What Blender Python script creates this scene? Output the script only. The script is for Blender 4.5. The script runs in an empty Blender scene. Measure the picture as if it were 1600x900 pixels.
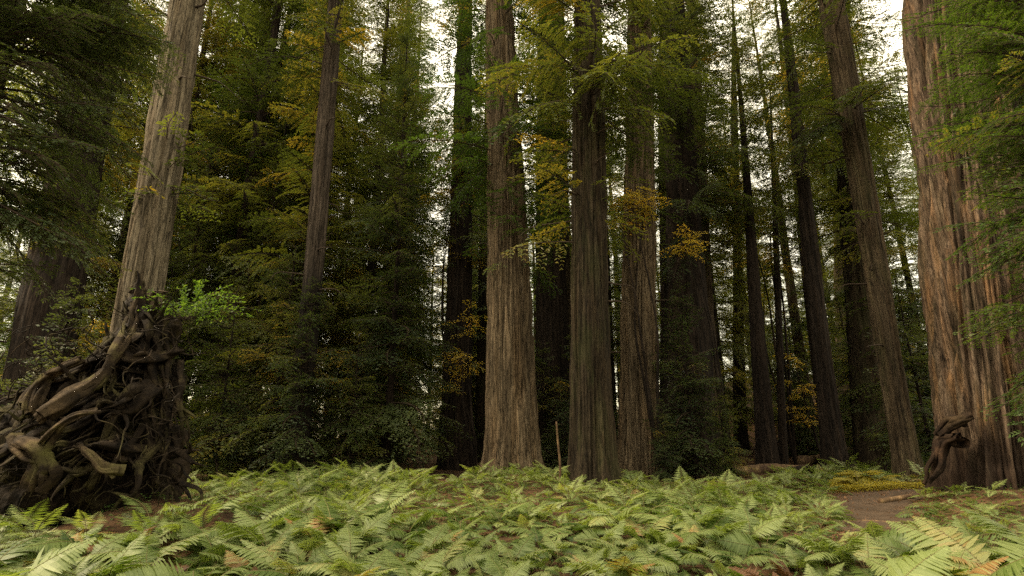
import bpy, math, numpy as np
from mathutils import Vector
R = math.radians
S = bpy.context.scene
COL = S.collection

# ------------------------------------------------------------------ camera
F_PX, PITCH, EYE = 870.0, R(16.0), 1.75          # focal length in px of the 1600 px wide frame
cam_d = bpy.data.cameras.new('camera'); cam = bpy.data.objects.new('camera', cam_d); COL.objects.link(cam)
cam_d.sensor_width = 36; cam_d.lens = 36 * F_PX / 1600; cam_d.clip_start = .05; cam_d.clip_end = 2000
cam.location = (0, 0, EYE); cam.rotation_euler = (R(90) + PITCH, 0, 0)
S.camera = cam

# ------------------------------------------------------------------ sky, sun, exposure
SUN_AZ, SUN_EL = R(-92), R(50)                   # veiled sun, high on the left
sdir = Vector((math.sin(SUN_AZ) * math.cos(SUN_EL), math.cos(SUN_AZ) * math.cos(SUN_EL), math.sin(SUN_EL)))
W = bpy.data.worlds.new('World'); S.world = W; W.use_nodes = True
nt = W.node_tree; nt.nodes.clear()
sky = nt.nodes.new('ShaderNodeTexSky'); sky.sky_type = 'NISHITA'; sky.sun_disc = False
sky.sun_elevation = SUN_EL; sky.sun_rotation = SUN_AZ % (2 * math.pi)
sky.air_density = 1.0; sky.dust_density = 1.5; sky.ozone_density = .6
mixs = nt.nodes.new('ShaderNodeMix'); mixs.data_type = 'RGBA'; mixs.blend_type = 'MULTIPLY'
mixs.inputs[0].default_value = 1.0
mixs.inputs[7].default_value = (.62, .50, .33, 1)     # thin warm overcast
bg = nt.nodes.new('ShaderNodeBackground'); bg.inputs[1].default_value = .13
wo = nt.nodes.new('ShaderNodeOutputWorld')
# thin bright cloud over the whole sky, brightest overhead
tcw = nt.nodes.new('ShaderNodeTexCoord'); sxw = nt.nodes.new('ShaderNodeSeparateXYZ'); nt.links.new(tcw.outputs['Generated'], sxw.inputs[0])
rw = nt.nodes.new('ShaderNodeValToRGB'); nt.links.new(sxw.outputs[2], rw.inputs[0])
e = rw.color_ramp.elements; e[0].position = 0; e[0].color = (.36, .29, .18, 1); e[1].position = 1; e[1].color = (1.16, 1.0, .70, 1)
cl = nt.nodes.new('ShaderNodeMix'); cl.data_type = 'RGBA'; cl.blend_type = 'ADD'; cl.inputs[0].default_value = 1.0
clm = nt.nodes.new('ShaderNodeMix'); clm.data_type = 'RGBA'; clm.blend_type = 'MULTIPLY'; clm.inputs[0].default_value = 1.0; clm.inputs[7].default_value = (6, 6, 6, 1)
nt.links.new(rw.outputs[0], clm.inputs[6])
nt.links.new(sky.outputs[0], mixs.inputs[6]); nt.links.new(mixs.outputs[2], cl.inputs[6]); nt.links.new(clm.outputs[2], cl.inputs[7]); nt.links.new(cl.outputs[2], bg.inputs[0]); nt.links.new(bg.outputs[0], wo.inputs[0])
sun_d = bpy.data.lights.new('sun', 'SUN'); sun_d.energy = 1.5; sun_d.angle = R(10); sun_d.color = (1, .82, .55)
sun = bpy.data.objects.new('sun', sun_d); COL.objects.link(sun)
sun.rotation_euler = sdir.to_track_quat('Z', 'Y').to_euler(); sun.location = (-20, 30, 60)
S.view_settings.view_transform = 'Standard'; S.view_settings.look = 'None'
S.view_settings.exposure = 2.05; S.view_settings.gamma = 1; S.view_settings.use_curve_mapping = False
S.render.engine = 'CYCLES'
cy = S.cycles
cy.use_denoising = False; cy.max_bounces = 7; cy.diffuse_bounces = 4; cy.glossy_bounces = 2
cy.transmission_bounces = 4; cy.transparent_max_bounces = 4; cy.sample_clamp_indirect = 2.5; cy.caustics_reflective = False; cy.caustics_refractive = False; cy.blur_glossy = 1.0; cy.sample_clamp_direct = 12
cy.use_adaptive_sampling = False

# ------------------------------------------------------------------ numpy noise
def _h(ix, iy, iz, seed):
    ix, iy, iz = np.atleast_1d(ix), np.atleast_1d(iy), np.atleast_1d(iz)
    n = (ix.astype(np.int64) * 374761393 + iy.astype(np.int64) * 668265263 + iz.astype(np.int64) * 1274126177 + seed * 974634777) & 0xFFFFFFFF
    n = ((n ^ (n >> 13)) * 1274126177) & 0xFFFFFFFF
    n = ((n ^ (n >> 16)) * 2246822519) & 0xFFFFFFFF
    n = n ^ (n >> 15)
    return (n & 0xFFFFFF) / float(0xFFFFFF) * 2 - 1
def vnoise(p, seed=0):
    p = np.asarray(p, float); i = np.floor(p); f = p - i; f = f * f * f * (f * (f * 6 - 15) + 10)
    i = i.astype(np.int64); x, y, z = i[..., 0], i[..., 1], i[..., 2]; r = 0
    for dx in (0, 1):
        wx = f[..., 0] if dx else 1 - f[..., 0]
        for dy in (0, 1):
            wy = f[..., 1] if dy else 1 - f[..., 1]
            for dz in (0, 1):
                wz = f[..., 2] if dz else 1 - f[..., 2]
                r = r + wx * wy * wz * _h(x + dx, y + dy, z + dz, seed)
    return r
def fbm(p, seed=0, o=4):
    p = np.asarray(p, float); r = 0; a = 1; t = 0
    for k in range(o):
        r = r + a * vnoise(p, seed + k * 17); t += a; a *= .5; p = p * 2.03
    return r / t
def ridged(p, seed=0, o=3):
    p = np.asarray(p, float); r = 0; a = 1; t = 0
    for k in range(o):
        r = r + a * (1 - 2 * np.abs(vnoise(p, seed + k * 31))); t += a; a *= .5; p = p * 2.1
    return r / t
def ss(a, b, x):
    t = np.clip((np.asarray(x, float) - a) / (b - a), 0, 1); return t * t * (3 - 2 * t)

# ------------------------------------------------------------------ helpers
def terrain(x, y):
    x = np.asarray(x, float); y = np.asarray(y, float)
    z = .16 * vnoise(np.stack([x * .16, y * .16, 0 * x], -1), 5) + .06 * vnoise(np.stack([x * .5, y * .5, 0 * x], -1), 6)
    z = z + 9 * ss(30, 78, y) * ss(4, 34, x) + 2.5 * ss(40, 110, y)              # hillside at the back, right
    z = z + .55 * ss(8, 23, y)
    z = z + .75 * np.exp(-(((x + 7.2) / 1.7) ** 2 + ((y - 12.2) / 1.5) ** 2))      # soil under the root plate
    z = z + .3 * np.exp(-(((x - .3) / 2.2) ** 2 + ((y - 22.3) / 1.6) ** 2))        # mound in front of the middle trunk
    z = z + .5 * np.exp(-(((x - 13.5) / 2.4) ** 2 + ((y - 15.5) / 2.2) ** 2))
    return z
def gz(x, y): return float(terrain(np.array([x]), np.array([y]))[0])
def P(px, py, Y):
    """point at ground distance Y seen at pixel (px, py) of the 1600x900 photograph; also the depth along the lens axis"""
    xc, yc = (px - 800) / F_PX, (450 - py) / F_PX
    dy = math.cos(PITCH) - yc * math.sin(PITCH); dz = math.sin(PITCH) + yc * math.cos(PITCH)
    t = Y / dy
    return np.array([xc * t, Y, EYE + dz * t]), t
def px_of(x, y, z):
    dz = z - EYE; d = y * math.cos(PITCH) + dz * math.sin(PITCH); u = -y * math.sin(PITCH) + dz * math.cos(PITCH)
    return 800 + F_PX * x / d, 450 - F_PX * u / d, d

class Acc:
    """collects quads"""
    def __init__(s): s.V = []; s.F = []; s.M = []; s.T = []; s.n = 0
    def add(s, v, f, m=0, t=0.0):
        v = np.asarray(v, float).reshape(-1, 3); f = np.asarray(f, np.int64).reshape(-1, 4)
        s.V.append(v); s.F.append(f + s.n); s.n += len(v)
        s.M.append(np.broadcast_to(np.asarray(m), (len(f),))); s.T.append(np.broadcast_to(np.asarray(t, float), (len(v),)))
    def get(s): return np.concatenate(s.V), np.concatenate(s.F), np.concatenate(s.M), np.concatenate(s.T)
    def mesh(s, name, mats, smooth=False):
        v, f, m, t = s.get(); return to_mesh(name, v, f, mats, m, t, smooth)
def to_mesh(name, v, f, mats, m=None, t=None, smooth=False):
    me = bpy.data.meshes.new(name)
    me.vertices.add(len(v)); me.vertices.foreach_set('co', np.ascontiguousarray(v, np.float32).ravel())
    me.loops.add(len(f) * 4); me.polygons.add(len(f))
    me.polygons.foreach_set('loop_start', np.arange(0, len(f) * 4, 4, dtype=np.int32))
    me.loops.foreach_set('vertex_index', np.ascontiguousarray(f, np.int32).ravel())
    if t is not None:
        a = me.attributes.new('tint', 'FLOAT', 'POINT'); a.data.foreach_set('value', np.ascontiguousarray(t, np.float32))
    for x in (mats if isinstance(mats, (list, tuple)) else [mats]): me.materials.append(x)
    if m is not None: me.polygons.foreach_set('material_index', np.ascontiguousarray(m, np.int32))
    me.polygons.foreach_set('use_smooth', np.full(len(f), smooth, bool))
    me.update(calc_edges=True); me.validate()
    return me
def obj(name, data, parent=None, loc=(0, 0, 0)):
    o = bpy.data.objects.new(name, data); COL.objects.link(o); o.location = loc
    if parent: o.parent = parent
    return o
def tag(o, label=None, cat=None, group=None, kind=None):
    for k, v in (('label', label), ('category', cat), ('group', group), ('kind', kind)):
        if v: o[k] = v
    return o
def empty(name, loc, label, cat, group=None):
    o = obj(name, None, None, loc); o.empty_display_size = .3; return tag(o, label, cat, group)

def tube(path, rad, n=8, cap=True, twist=0.):
    path = np.asarray(path, float); rad = np.broadcast_to(np.asarray(rad, float), (len(path),))
    tan = np.gradient(path, axis=0); tan /= np.linalg.norm(tan, axis=1)[:, None] + 1e-9
    ref = np.array([0., 0, 1]) if abs(tan[0][2]) < .9 else np.array([1., 0, 0])
    V = []
    a = np.linspace(0, 2 * np.pi, n, endpoint=False)
    for k in range(len(path)):
        u = np.cross(tan[k], ref); u /= np.linalg.norm(u) + 1e-9; w = np.cross(tan[k], u); ref = np.cross(u, tan[k])
        V.append(path[k] + rad[k] * (np.cos(a + twist * k)[:, None] * u + np.sin(a + twist * k)[:, None] * w))
    V = np.concatenate(V); F = []
    for k in range(len(path) - 1):
        for j in range(n):
            F.append((k * n + j, k * n + (j + 1) % n, (k + 1) * n + (j + 1) % n, (k + 1) * n + j))
    if cap and n % 2 == 0:
        for base, rev in ((0, True), ((len(path) - 1) * n, False)):
            for j in range(0, n // 2 - 1):
                q = (base + j, base + j + 1, base + n - 2 - j, base + n - 1 - j)
                F.append(q[::-1] if rev else q)
    return V, np.array(F)
def spline(pts, n):
    pts = np.asarray(pts, float); k = len(pts); q = np.vstack([2 * pts[0] - pts[1], pts, 2 * pts[-1] - pts[-2]])
    out = []
    for t in np.linspace(0, k - 1, n):
        i = min(int(t), k - 2); u = t - i; a, b, c, d = q[i:i + 4]
        out.append(.5 * (2 * b + (c - a) * u + (2 * a - 5 * b + 4 * c - d) * u * u + (3 * b - a - 3 * c + d) * u ** 3))
    return np.array(out)

# ------------------------------------------------------------------ materials
def new_mat(name):
    m = bpy.data.materials.new(name); m.use_nodes = True; m.node_tree.nodes.clear(); return m, m.node_tree.nodes, m.node_tree.links
def ramp(N, stops):
    r = N.new('ShaderNodeValToRGB'); e = r.color_ramp.elements
    while len(e) < len(stops): e.new(.5)
    for k, (p, c) in enumerate(stops): e[k].position = p; e[k].color = (*c, 1)
    return r
def noise(N, L, vec, scale, detail=4, rough=.55):
    n = N.new('ShaderNodeTexNoise'); n.inputs['Scale'].default_value = scale; n.inputs['Detail'].default_value = detail
    n.inputs['Roughness'].default_value = rough; L.new(vec, n.inputs['Vector']); return n
def mapping(N, L, scale):
    t = N.new('ShaderNodeTexCoord'); mp = N.new('ShaderNodeMapping'); mp.inputs['Scale'].default_value = scale
    L.new(t.outputs['Object'], mp.inputs['Vector']); return mp.outputs[0]
def mix(N, L, a, b, f, mode='MIX'):
    m = N.new('ShaderNodeMix'); m.data_type = 'RGBA'; m.blend_type = mode
    for s, v in ((0, f), (6, a), (7, b)):
        if hasattr(v, 'is_output'): L.new(v, m.inputs[s])
        else: m.inputs[s].default_value = v if s == 0 else (*v, 1)
    return m.outputs[2]
def leaf_mat(name, cols, trans=.45, rough=.5, spec=.35, tcol=(1.5, 1.35, .6), vary=.25):
    """foliage: the leaf's own colour from its tint (young, old and dying leaves), light shining through thin leaves"""
    m, N, L = new_mat(name)
    at = N.new('ShaderNodeAttribute'); at.attribute_name = 'tint'
    oi = N.new('ShaderNodeObjectInfo')
    ad = N.new('ShaderNodeMath'); ad.operation = 'MULTIPLY_ADD'; L.new(oi.outputs['Random'], ad.inputs[0]); ad.inputs[1].default_value = vary
    L.new(at.outputs['Fac'], ad.inputs[2])
    su = N.new('ShaderNodeMath'); su.operation = 'SUBTRACT'; L.new(ad.outputs[0], su.inputs[0]); su.inputs[1].default_value = vary / 2
    r = ramp(N, cols); L.new(su.outputs[0], r.inputs[0])
    b = N.new('ShaderNodeBsdfPrincipled'); L.new(r.outputs[0], b.inputs['Base Color']); b.inputs['Roughness'].default_value = rough
    b.inputs['Specular IOR Level'].default_value = spec
    tm = mix(N, L, r.outputs[0], tcol, 1.0, 'MULTIPLY')
    t = N.new('ShaderNodeBsdfTranslucent'); L.new(tm, t.inputs[0])
    mx = N.new('ShaderNodeMixShader'); mx.inputs[0].default_value = trans
    L.new(b.outputs[0], mx.inputs[1]); L.new(t.outputs[0], mx.inputs[2])
    o = N.new('ShaderNodeOutputMaterial'); L.new(mx.outputs[0], o.inputs[0])
    return m
GREEN = [(0, (0.0345, 0.0540, 0.0138)), (.35, (0.0747, 0.1035, 0.0218)), (.6, (0.1265, 0.1380, 0.0287)), (.8, (0.2150, 0.1748, 0.0345)), (1, (0.3611, 0.2611, 0.0403))]
M_needle = leaf_mat('redwood_needles', GREEN)
M_needle_fresh = leaf_mat('fresh_needles', [(0, (0.029, 0.057, 0.013)), (.4, (0.049, 0.095, 0.018)), (.8, (0.083, 0.124, 0.025)), (1, (0.166, 0.149, 0.033))])
M_needle_deep = leaf_mat('deep_needles', [(0, (0.028, 0.047, 0.018)), (.4, (0.063, 0.091, 0.032)), (.8, (0.113, 0.128, 0.040)), (1, (0.250, 0.184, 0.046))])
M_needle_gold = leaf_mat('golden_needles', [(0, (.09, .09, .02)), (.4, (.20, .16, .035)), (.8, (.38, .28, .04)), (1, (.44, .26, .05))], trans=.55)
M_maple_gold = leaf_mat('maple_leaves', [(0, (0.322, 0.276, 0.046)), (.5, (0.552, 0.414, 0.081)), (1, (0.632, 0.345, 0.081))], trans=.5)
M_bright = leaf_mat('bright_leaves', [(0, (.05, .11, .018)), (.5, (.09, .17, .03)), (1, (.15, .21, .05))], trans=.5)
M_fern = leaf_mat('fern_leaf', [(0, (0.031, 0.062, 0.011)), (.25, (0.075, 0.119, 0.019)), (.5, (0.150, 0.194, 0.057)), (.75, (0.222, 0.268, 0.095)), (.9, (0.285, 0.268, 0.100)), (1, (0.264, 0.150, 0.053))], trans=.38, rough=.5, spec=.5, tcol=(1.3, 1.38, .5), vary=.3)
M_fern_dead = leaf_mat('withered_fern', [(0, (.08, .04, .022)), (.6, (.17, .09, .045)), (1, (.26, .16, .08))], trans=.25)
M_fern_sunpaint = leaf_mat('sunpaint_fern', [(0, (.2, .2, .03)), (.6, (.32, .28, .05)), (1, (.4, .3, .06))], trans=.5)  # yellow stands in for sunlight falling on the patch by the path
M_clover = leaf_mat('clover', [(0, (.04, .08, .02)), (.6, (.08, .13, .03)), (1, (.16, .15, .05))], trans=.35)

def plain_mat(name, c, rough=.9, scale=3., amt=.5):
    m, N, L = new_mat(name)
    v = mapping(N, L, (1, 1, 1)); n = noise(N, L, v, scale, 6, .65)
    r = ramp(N, [(.25, tuple(x * (1 - amt) for x in c)), (.75, tuple(x * (1 + amt) for x in c))]); L.new(n.outputs[0], r.inputs[0])
    b = N.new('ShaderNodeBsdfPrincipled'); b.inputs['Roughness'].default_value = rough; L.new(r.outputs[0], b.inputs['Base Color'])
    b.inputs['Specular IOR Level'].default_value = .2
    n2 = noise(N, L, v, scale * 7, 5, .7); bp = N.new('ShaderNodeBump'); bp.inputs['Strength'].default_value = .6; bp.inputs['Distance'].default_value = .03
    L.new(n2.outputs[0], bp.inputs['Height']); L.new(bp.outputs[0], b.inputs['Normal'])
    o = N.new('ShaderNodeOutputMaterial'); L.new(b.outputs[0], o.inputs[0]); return m
M_twig = plain_mat('twig', (.045, .032, .022), .9, 2)
M_frondstem = plain_mat('fern_stalk', (.12, .10, .04), .7, 2, .2)

def bark(name, dark, mid, light, streak, streak_amt=.35, moss=0., fine=11., foot_dark=None, foot_dark_c=(.016, .013, .011)):
    """furrowed bark: strips of differently weathered fibre running up the trunk"""
    m, N, L = new_mat(name)
    v = mapping(N, L, (1, 1, .045)); vf = mapping(N, L, (1, 1, .10)); vs = mapping(N, L, (1, 1, .25))
    n1 = noise(N, L, v, 7.5, 5, .6); r = ramp(N, [(.28, dark), (.47, mid), (.66, light)]); L.new(n1.outputs[0], r.inputs[0])
    n2 = noise(N, L, v, 3.2, 3, .5); r2 = ramp(N, [(.5, (0, 0, 0)), (.68, (1, 1, 1))]); L.new(n2.outputs[0], r2.inputs[0])
    sc = N.new('ShaderNodeMath'); sc.operation = 'MULTIPLY'; sc.inputs[1].default_value = streak_amt; L.new(r2.outputs[0], sc.inputs[0])
    c = mix(N, L, r.outputs[0], streak, sc.outputs[0])
    n3 = noise(N, L, vs, 1.1, 4, .6); r3 = ramp(N, [(.35, (.62, .62, .62)), (.65, (1.2, 1.2, 1.2))]); L.new(n3.outputs[0], r3.inputs[0])
    c = mix(N, L, c, r3.outputs[0], 1.0, 'MULTIPLY')
    # cracks between the strips show the darker inner bark
    vc = mapping(N, L, (1, 1, .07)); vd = mapping(N, L, (1, 1, .16))
    for vv, sca, w, k in ((vc, 5.5, .035, .28), (vd, 13., .05, .45)):
        nn = noise(N, L, vv, sca, 3, .6)
        s1 = N.new('ShaderNodeMath'); s1.operation = 'SUBTRACT'; L.new(nn.outputs[0], s1.inputs[0]); s1.inputs[1].default_value = .5
        s2 = N.new('ShaderNodeMath'); s2.operation = 'ABSOLUTE'; L.new(s1.outputs[0], s2.inputs[0])
        rc = ramp(N, [(.0, (k, k, k)), (w, (1, 1, 1))]); L.new(s2.outputs[0], rc.inputs[0])
        c = mix(N, L, c, rc.outputs[0], 1.0, 'MULTIPLY')
    if moss:
        n4 = noise(N, L, vs, 1.7, 4, .65); r4 = ramp(N, [(.48, (0, 0, 0)), (.62, (moss, moss, moss))]); L.new(n4.outputs[0], r4.inputs[0])
        c = mix(N, L, c, (.055, .065, .02), r4.outputs[0])
    if foot_dark is not None:      # bark darkened up to this height, ragged edge; burnt on the charred trunk
        tc = N.new('ShaderNodeTexCoord'); sx = N.new('ShaderNodeSeparateXYZ'); L.new(tc.outputs['Object'], sx.inputs[0])
        n5 = noise(N, L, v, 3, 3); ma = N.new('ShaderNodeMath'); ma.operation = 'MULTIPLY_ADD'; L.new(n5.outputs[0], ma.inputs[0]); ma.inputs[1].default_value = -5.; L.new(sx.outputs[2], ma.inputs[2])
        mr = N.new('ShaderNodeMapRange'); mr.inputs[1].default_value = foot_dark - 3.2; mr.inputs[2].default_value = foot_dark - 1.8; L.new(ma.outputs[0], mr.inputs[0])
        c = mix(N, L, foot_dark_c, c, mr.outputs[0])
    b = N.new('ShaderNodeBsdfPrincipled'); b.inputs['Roughness'].default_value = .92; b.inputs['Specular IOR Level'].default_value = .15
    L.new(c, b.inputs['Base Color'])
    nb = noise(N, L, vf, fine, 7, .65); bp = N.new('ShaderNodeBump'); bp.inputs['Strength'].default_value = 1.0; bp.inputs['Distance'].default_value = .09
    L.new(nb.outputs[0], bp.inputs['Height']); L.new(bp.outputs[0], b.inputs['Normal'])
    o = N.new('ShaderNodeOutputMaterial'); L.new(b.outputs[0], o.inputs[0]); return m
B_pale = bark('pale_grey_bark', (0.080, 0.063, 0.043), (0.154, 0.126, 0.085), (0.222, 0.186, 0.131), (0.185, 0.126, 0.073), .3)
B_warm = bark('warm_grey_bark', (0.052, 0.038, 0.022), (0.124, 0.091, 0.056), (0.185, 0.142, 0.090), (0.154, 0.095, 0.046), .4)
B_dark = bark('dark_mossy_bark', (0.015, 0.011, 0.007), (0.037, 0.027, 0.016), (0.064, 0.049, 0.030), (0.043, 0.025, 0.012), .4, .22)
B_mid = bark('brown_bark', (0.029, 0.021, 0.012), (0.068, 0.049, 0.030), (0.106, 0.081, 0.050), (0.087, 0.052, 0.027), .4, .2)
B_char = bark('charred_grey_bark', (0.0263, 0.0195, 0.0142), (0.0645, 0.0495, 0.0368), (0.0990, 0.0780, 0.0607), (0.0645, 0.0435, 0.0300), .3, foot_dark=9.2)
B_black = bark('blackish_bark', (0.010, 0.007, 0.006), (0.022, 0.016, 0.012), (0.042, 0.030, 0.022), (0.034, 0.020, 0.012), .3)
B_giant = bark('brown_grey_bark', (0.0299, 0.0202, 0.0141), (0.0986, 0.0669, 0.0449), (0.1804, 0.1302, 0.0906), (0.2068, 0.1126, 0.0510), .7, .12, foot_dark=1.1, foot_dark_c=(0.0264, 0.0167, 0.0114))  # giant's foot coloured dark in place of its hollow
def wood_mat(name, dark, light, moss):
    m, N, L = new_mat(name)
    v = mapping(N, L, (1, 1, 1)); n = noise(N, L, v, 2.6, 7, .68)
    r = ramp(N, [(.36, dark), (.52, tuple((a + b) * .33 for a, b in zip(dark, light))), (.68, light)]); L.new(n.outputs[0], r.inputs[0])
    n2 = noise(N, L, v, 1.3, 4, .6); r2 = ramp(N, [(.52, (0, 0, 0)), (.66, (moss, moss, moss))]); L.new(n2.outputs[0], r2.inputs[0])
    c = mix(N, L, r.outputs[0], (.075, .075, .02), r2.outputs[0])
    b = N.new('ShaderNodeBsdfPrincipled'); b.inputs['Roughness'].default_value = .9; b.inputs['Specular IOR Level'].default_value = .15; L.new(c, b.inputs['Base Color'])
    n3 = noise(N, L, v, 14, 6, .7); bp = N.new('ShaderNodeBump'); bp.inputs['Strength'].default_value = .8; bp.inputs['Distance'].default_value = .04
    L.new(n3.outputs[0], bp.inputs['Height']); L.new(bp.outputs[0], b.inputs['Normal'])
    o = N.new('ShaderNodeOutputMaterial'); L.new(b.outputs[0], o.inputs[0]); return m
M_rootmass = wood_mat('rotten_root_wood', (.005, .004, .003), (.050, .034, .021), .35)
M_tangle = wood_mat('dark_root_wood', (.0045, .003, .0022), (.048, .033, .020), .4)
M_root = wood_mat('weathered_root_wood', (0.0120, 0.0083, 0.0053), (0.1162, 0.0810, 0.0465), .8)
M_burl = wood_mat('burl_wood', (.008, .005, .0035), (.066, .038, .023), .1)
M_log = wood_mat('log_wood', (.05, .03, .02), (.26, .17, .09), .3)

def ground_mat():
    m, N, L = new_mat('forest_floor')
    v = mapping(N, L, (1, 1, 1)); n = noise(N, L, v, .8, 6, .65)
    r = ramp(N, [(.3, (.035, .022, .013)), (.5, (.075, .045, .026)), (.7, (.12, .075, .04))]); L.new(n.outputs[0], r.inputs[0])
    n2 = noise(N, L, v, 9, 5, .7); r2 = ramp(N, [(.4, (.6, .6, .6)), (.7, (1.35, 1.25, 1.1))]); L.new(n2.outputs[0], r2.inputs[0])
    c = mix(N, L, r.outputs[0], r2.outputs[0], 1.0, 'MULTIPLY')
    b = N.new('ShaderNodeBsdfPrincipled'); b.inputs['Roughness'].default_value = .95; b.inputs['Specular IOR Level'].default_value = .1; L.new(c, b.inputs['Base Color'])
    n3 = noise(N, L, v, 25, 5, .7); bp = N.new('ShaderNodeBump'); bp.inputs['Strength'].default_value = .7; bp.inputs['Distance'].default_value = .03
    L.new(n3.outputs[0], bp.inputs['Height']); L.new(bp.outputs[0], b.inputs['Normal'])
    o = N.new('ShaderNodeOutputMaterial'); L.new(b.outputs[0], o.inputs[0]); return m
M_ground = ground_mat()
M_path = plain_mat('bare_soil', (.050, .034, .022), .95, 2.2, .5)

# ------------------------------------------------------------------ ground and path
def build_ground():
    g = np.unique(np.concatenate([np.linspace(-700, -60, 17), np.linspace(-60, 60, 161), np.linspace(60, 700, 17)]))
    h = np.unique(np.concatenate([np.linspace(-400, -10, 14), np.linspace(-10, 110, 161), np.linspace(110, 900, 20)]))
    X, Y = np.meshgrid(g, h); V = np.stack([X, Y, terrain(X, Y)], -1).reshape(-1, 3)
    nx = len(g); i = np.arange(len(h) - 1)[:, None] * nx + np.arange(nx - 1)[None]
    Fq = np.stack([i, i + 1, i + nx + 1, i + nx], -1).reshape(-1, 4)
    tag(obj('ground', to_mesh('ground', V, Fq, M_ground, smooth=True)), kind='structure')
build_ground()
PATH = spline([(6.0, 9.8, .2), (7.0, 11.8, .45), (8.4, 14.0, .8), (10.3, 16.8, 1.1), (12.8, 19.2, .9)], 60)
def path_dist(x, y):
    d = np.hypot(PATH[:, 0] - x, PATH[:, 1] - y) - PATH[:, 2]; return float(d.min())
def build_path():
    t = np.gradient(PATH[:, :2], axis=0); t /= np.linalg.norm(t, axis=1)[:, None]; nr = np.stack([t[:, 1], -t[:, 0]], -1)
    us = np.linspace(-1, 1, 13); V = []
    for k in range(len(PATH)):
        for u in us:
            q = PATH[k, :2] + nr[k] * u * (PATH[k, 2] + .12 * math.sin(k * .9 + u * 2))
            V.append((q[0], q[1], gz(q[0], q[1]) + .03 * (1 - u * u) + .012))
    n = 13; i = np.arange(len(PATH) - 1)[:, None] * n + np.arange(n - 1)[None]
    Fq = np.stack([i, i + 1, i + n + 1, i + n], -1).reshape(-1, 4)[:, ::-1]
    tag(obj('path', to_mesh('path', np.array(V), Fq, M_path, smooth=True)), kind='structure')
build_path()

# ------------------------------------------------------------------ boughs (flat feathery sprays)
def leaf_quads(p, d, side, ln, wd):
    """diamond leaflets: p base, d unit direction, side unit across"""
    a = p; b = p + d * ln[:, None] * .45 + side * wd[:, None] * .5; c = p + d * ln[:, None]; e = p + d * ln[:, None] * .45 - side * wd[:, None] * .5
    V = np.stack([a, b, c, e], 1).reshape(-1, 3); F = np.arange(len(p) * 4).reshape(-1, 4); return V, F
def make_bough(rng, L, step=.125, leaf=.20, lw=.058, ds=.082, droop=.25, wide=.44, hang=.5):
    A = Acc()
    n = 9; t = np.linspace(0, 1, n); sw = rng.normal(0, .05)
    st = np.stack([t * L, L * (sw * np.sin(t * 3)), L * (.08 * t - droop * t ** 2.2)], -1)
    v, f = tube(st, np.linspace(.012 + .006 * L, .004, n), 4, cap=False); A.add(v, f, 1, .3)
    PP, DD, SS, LL, WW, TT = [], [], [], [], [], []
    k = 0; s = .10 * L
    bt = rng.uniform(-.1, .1)
    while s < L:
        tt = s / L; p0 = np.array([np.interp(tt, t, st[:, j]) for j in range(3)])
        sg = 1 if k % 2 else -1; k += 1
        ls = L * wide * (1 - tt) ** .75 * min(1, .35 + tt * 2.2) * rng.uniform(.6, 1.15) + .10
        an = sg * R(rng.uniform(48, 68)); dirv = np.array([math.cos(an), math.sin(an), rng.normal(-.06, .12)])
        m = max(2, int(ls / ds)); q = np.linspace(.15, 1, m)
        pts = p0 + dirv * (q * ls)[:, None]; pts[:, 2] -= hang * ls * q ** 2 * rng.uniform(.3, 1.3)
        A.add(*ribbon(np.vstack([p0, pts[m // 2], pts[-1]]), .010), 1, .3)
        for u in (-1, 1):
            a2 = an + u * R(38) + rng.normal(0, .12, m)
            d = np.stack([np.cos(a2), np.sin(a2), -.35 * q + rng.normal(0, .14, m)], -1); d /= np.linalg.norm(d, axis=1)[:, None]
            sd = np.cross(d, np.array([0, 0, 1.]) + rng.normal(0, .36, (m, 3))); sd /= np.linalg.norm(sd, axis=1)[:, None]
            PP.append(pts); DD.append(d); SS.append(sd); LL.append(leaf * rng.uniform(.7, 1.2, m) * (1 - .35 * q)); WW.append(lw * rng.uniform(.7, 1.3, m))
            TT.append(bt + rng.normal(0, .08, m))
        s += step * rng.uniform(.7, 1.3)
    v, f = leaf_quads(*[np.concatenate(x) for x in (PP, DD, SS, LL, WW)]); A.add(v, f, 0, np.repeat(np.concatenate(TT), 4))
    return A.get()
def ribbon(pts, w):
    pts = np.asarray(pts, float); n = len(pts); o = np.array([0, 0, w / 2]); V = np.concatenate([pts - o, pts + o])
    return V, np.array([(k, k + 1, n + k + 1, n + k) for k in range(n - 1)])
rb = np.random.default_rng(11)
BOUGH = {L: [make_bough(rb, L, droop=rb.uniform(.14, .34)) for _ in range(4)] for L in (.8, 1.5, 2.4, 3.6, 4.8)}
FINE = {L: [make_bough(rb, L, step=.06, leaf=.095, lw=.022, ds=.034, hang=.35, droop=rb.uniform(.12, .34), wide=.36) for _ in range(4)] for L in (1.2, 2.0, 3.0)}
def rotz(a): c, s = math.cos(a), math.sin(a); return np.array([[c, -s, 0], [s, c, 0], [0, 0, 1.]])
def roty(a): c, s = math.cos(a), math.sin(a); return np.array([[c, 0, s], [0, 1, 0], [-s, 0, c]])
def rotx(a): c, s = math.cos(a), math.sin(a); return np.array([[1, 0, 0], [0, c, -s], [0, s, c]])
def place_bough(A, rng, p, az, L, pitch, tint, lib=None):
    lib = lib or BOUGH; ks = list(lib); b = min(ks, key=lambda k: abs(k - L)); v, f, m, t = lib[b][rng.integers(len(lib[b]))]
    M = rotz(az) @ roty(-pitch) @ rotx(rng.normal(0, .32))
    A.add((v * (L / b)) @ M.T + p, f, m, np.where(t > 9, t, t + tint))
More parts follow.
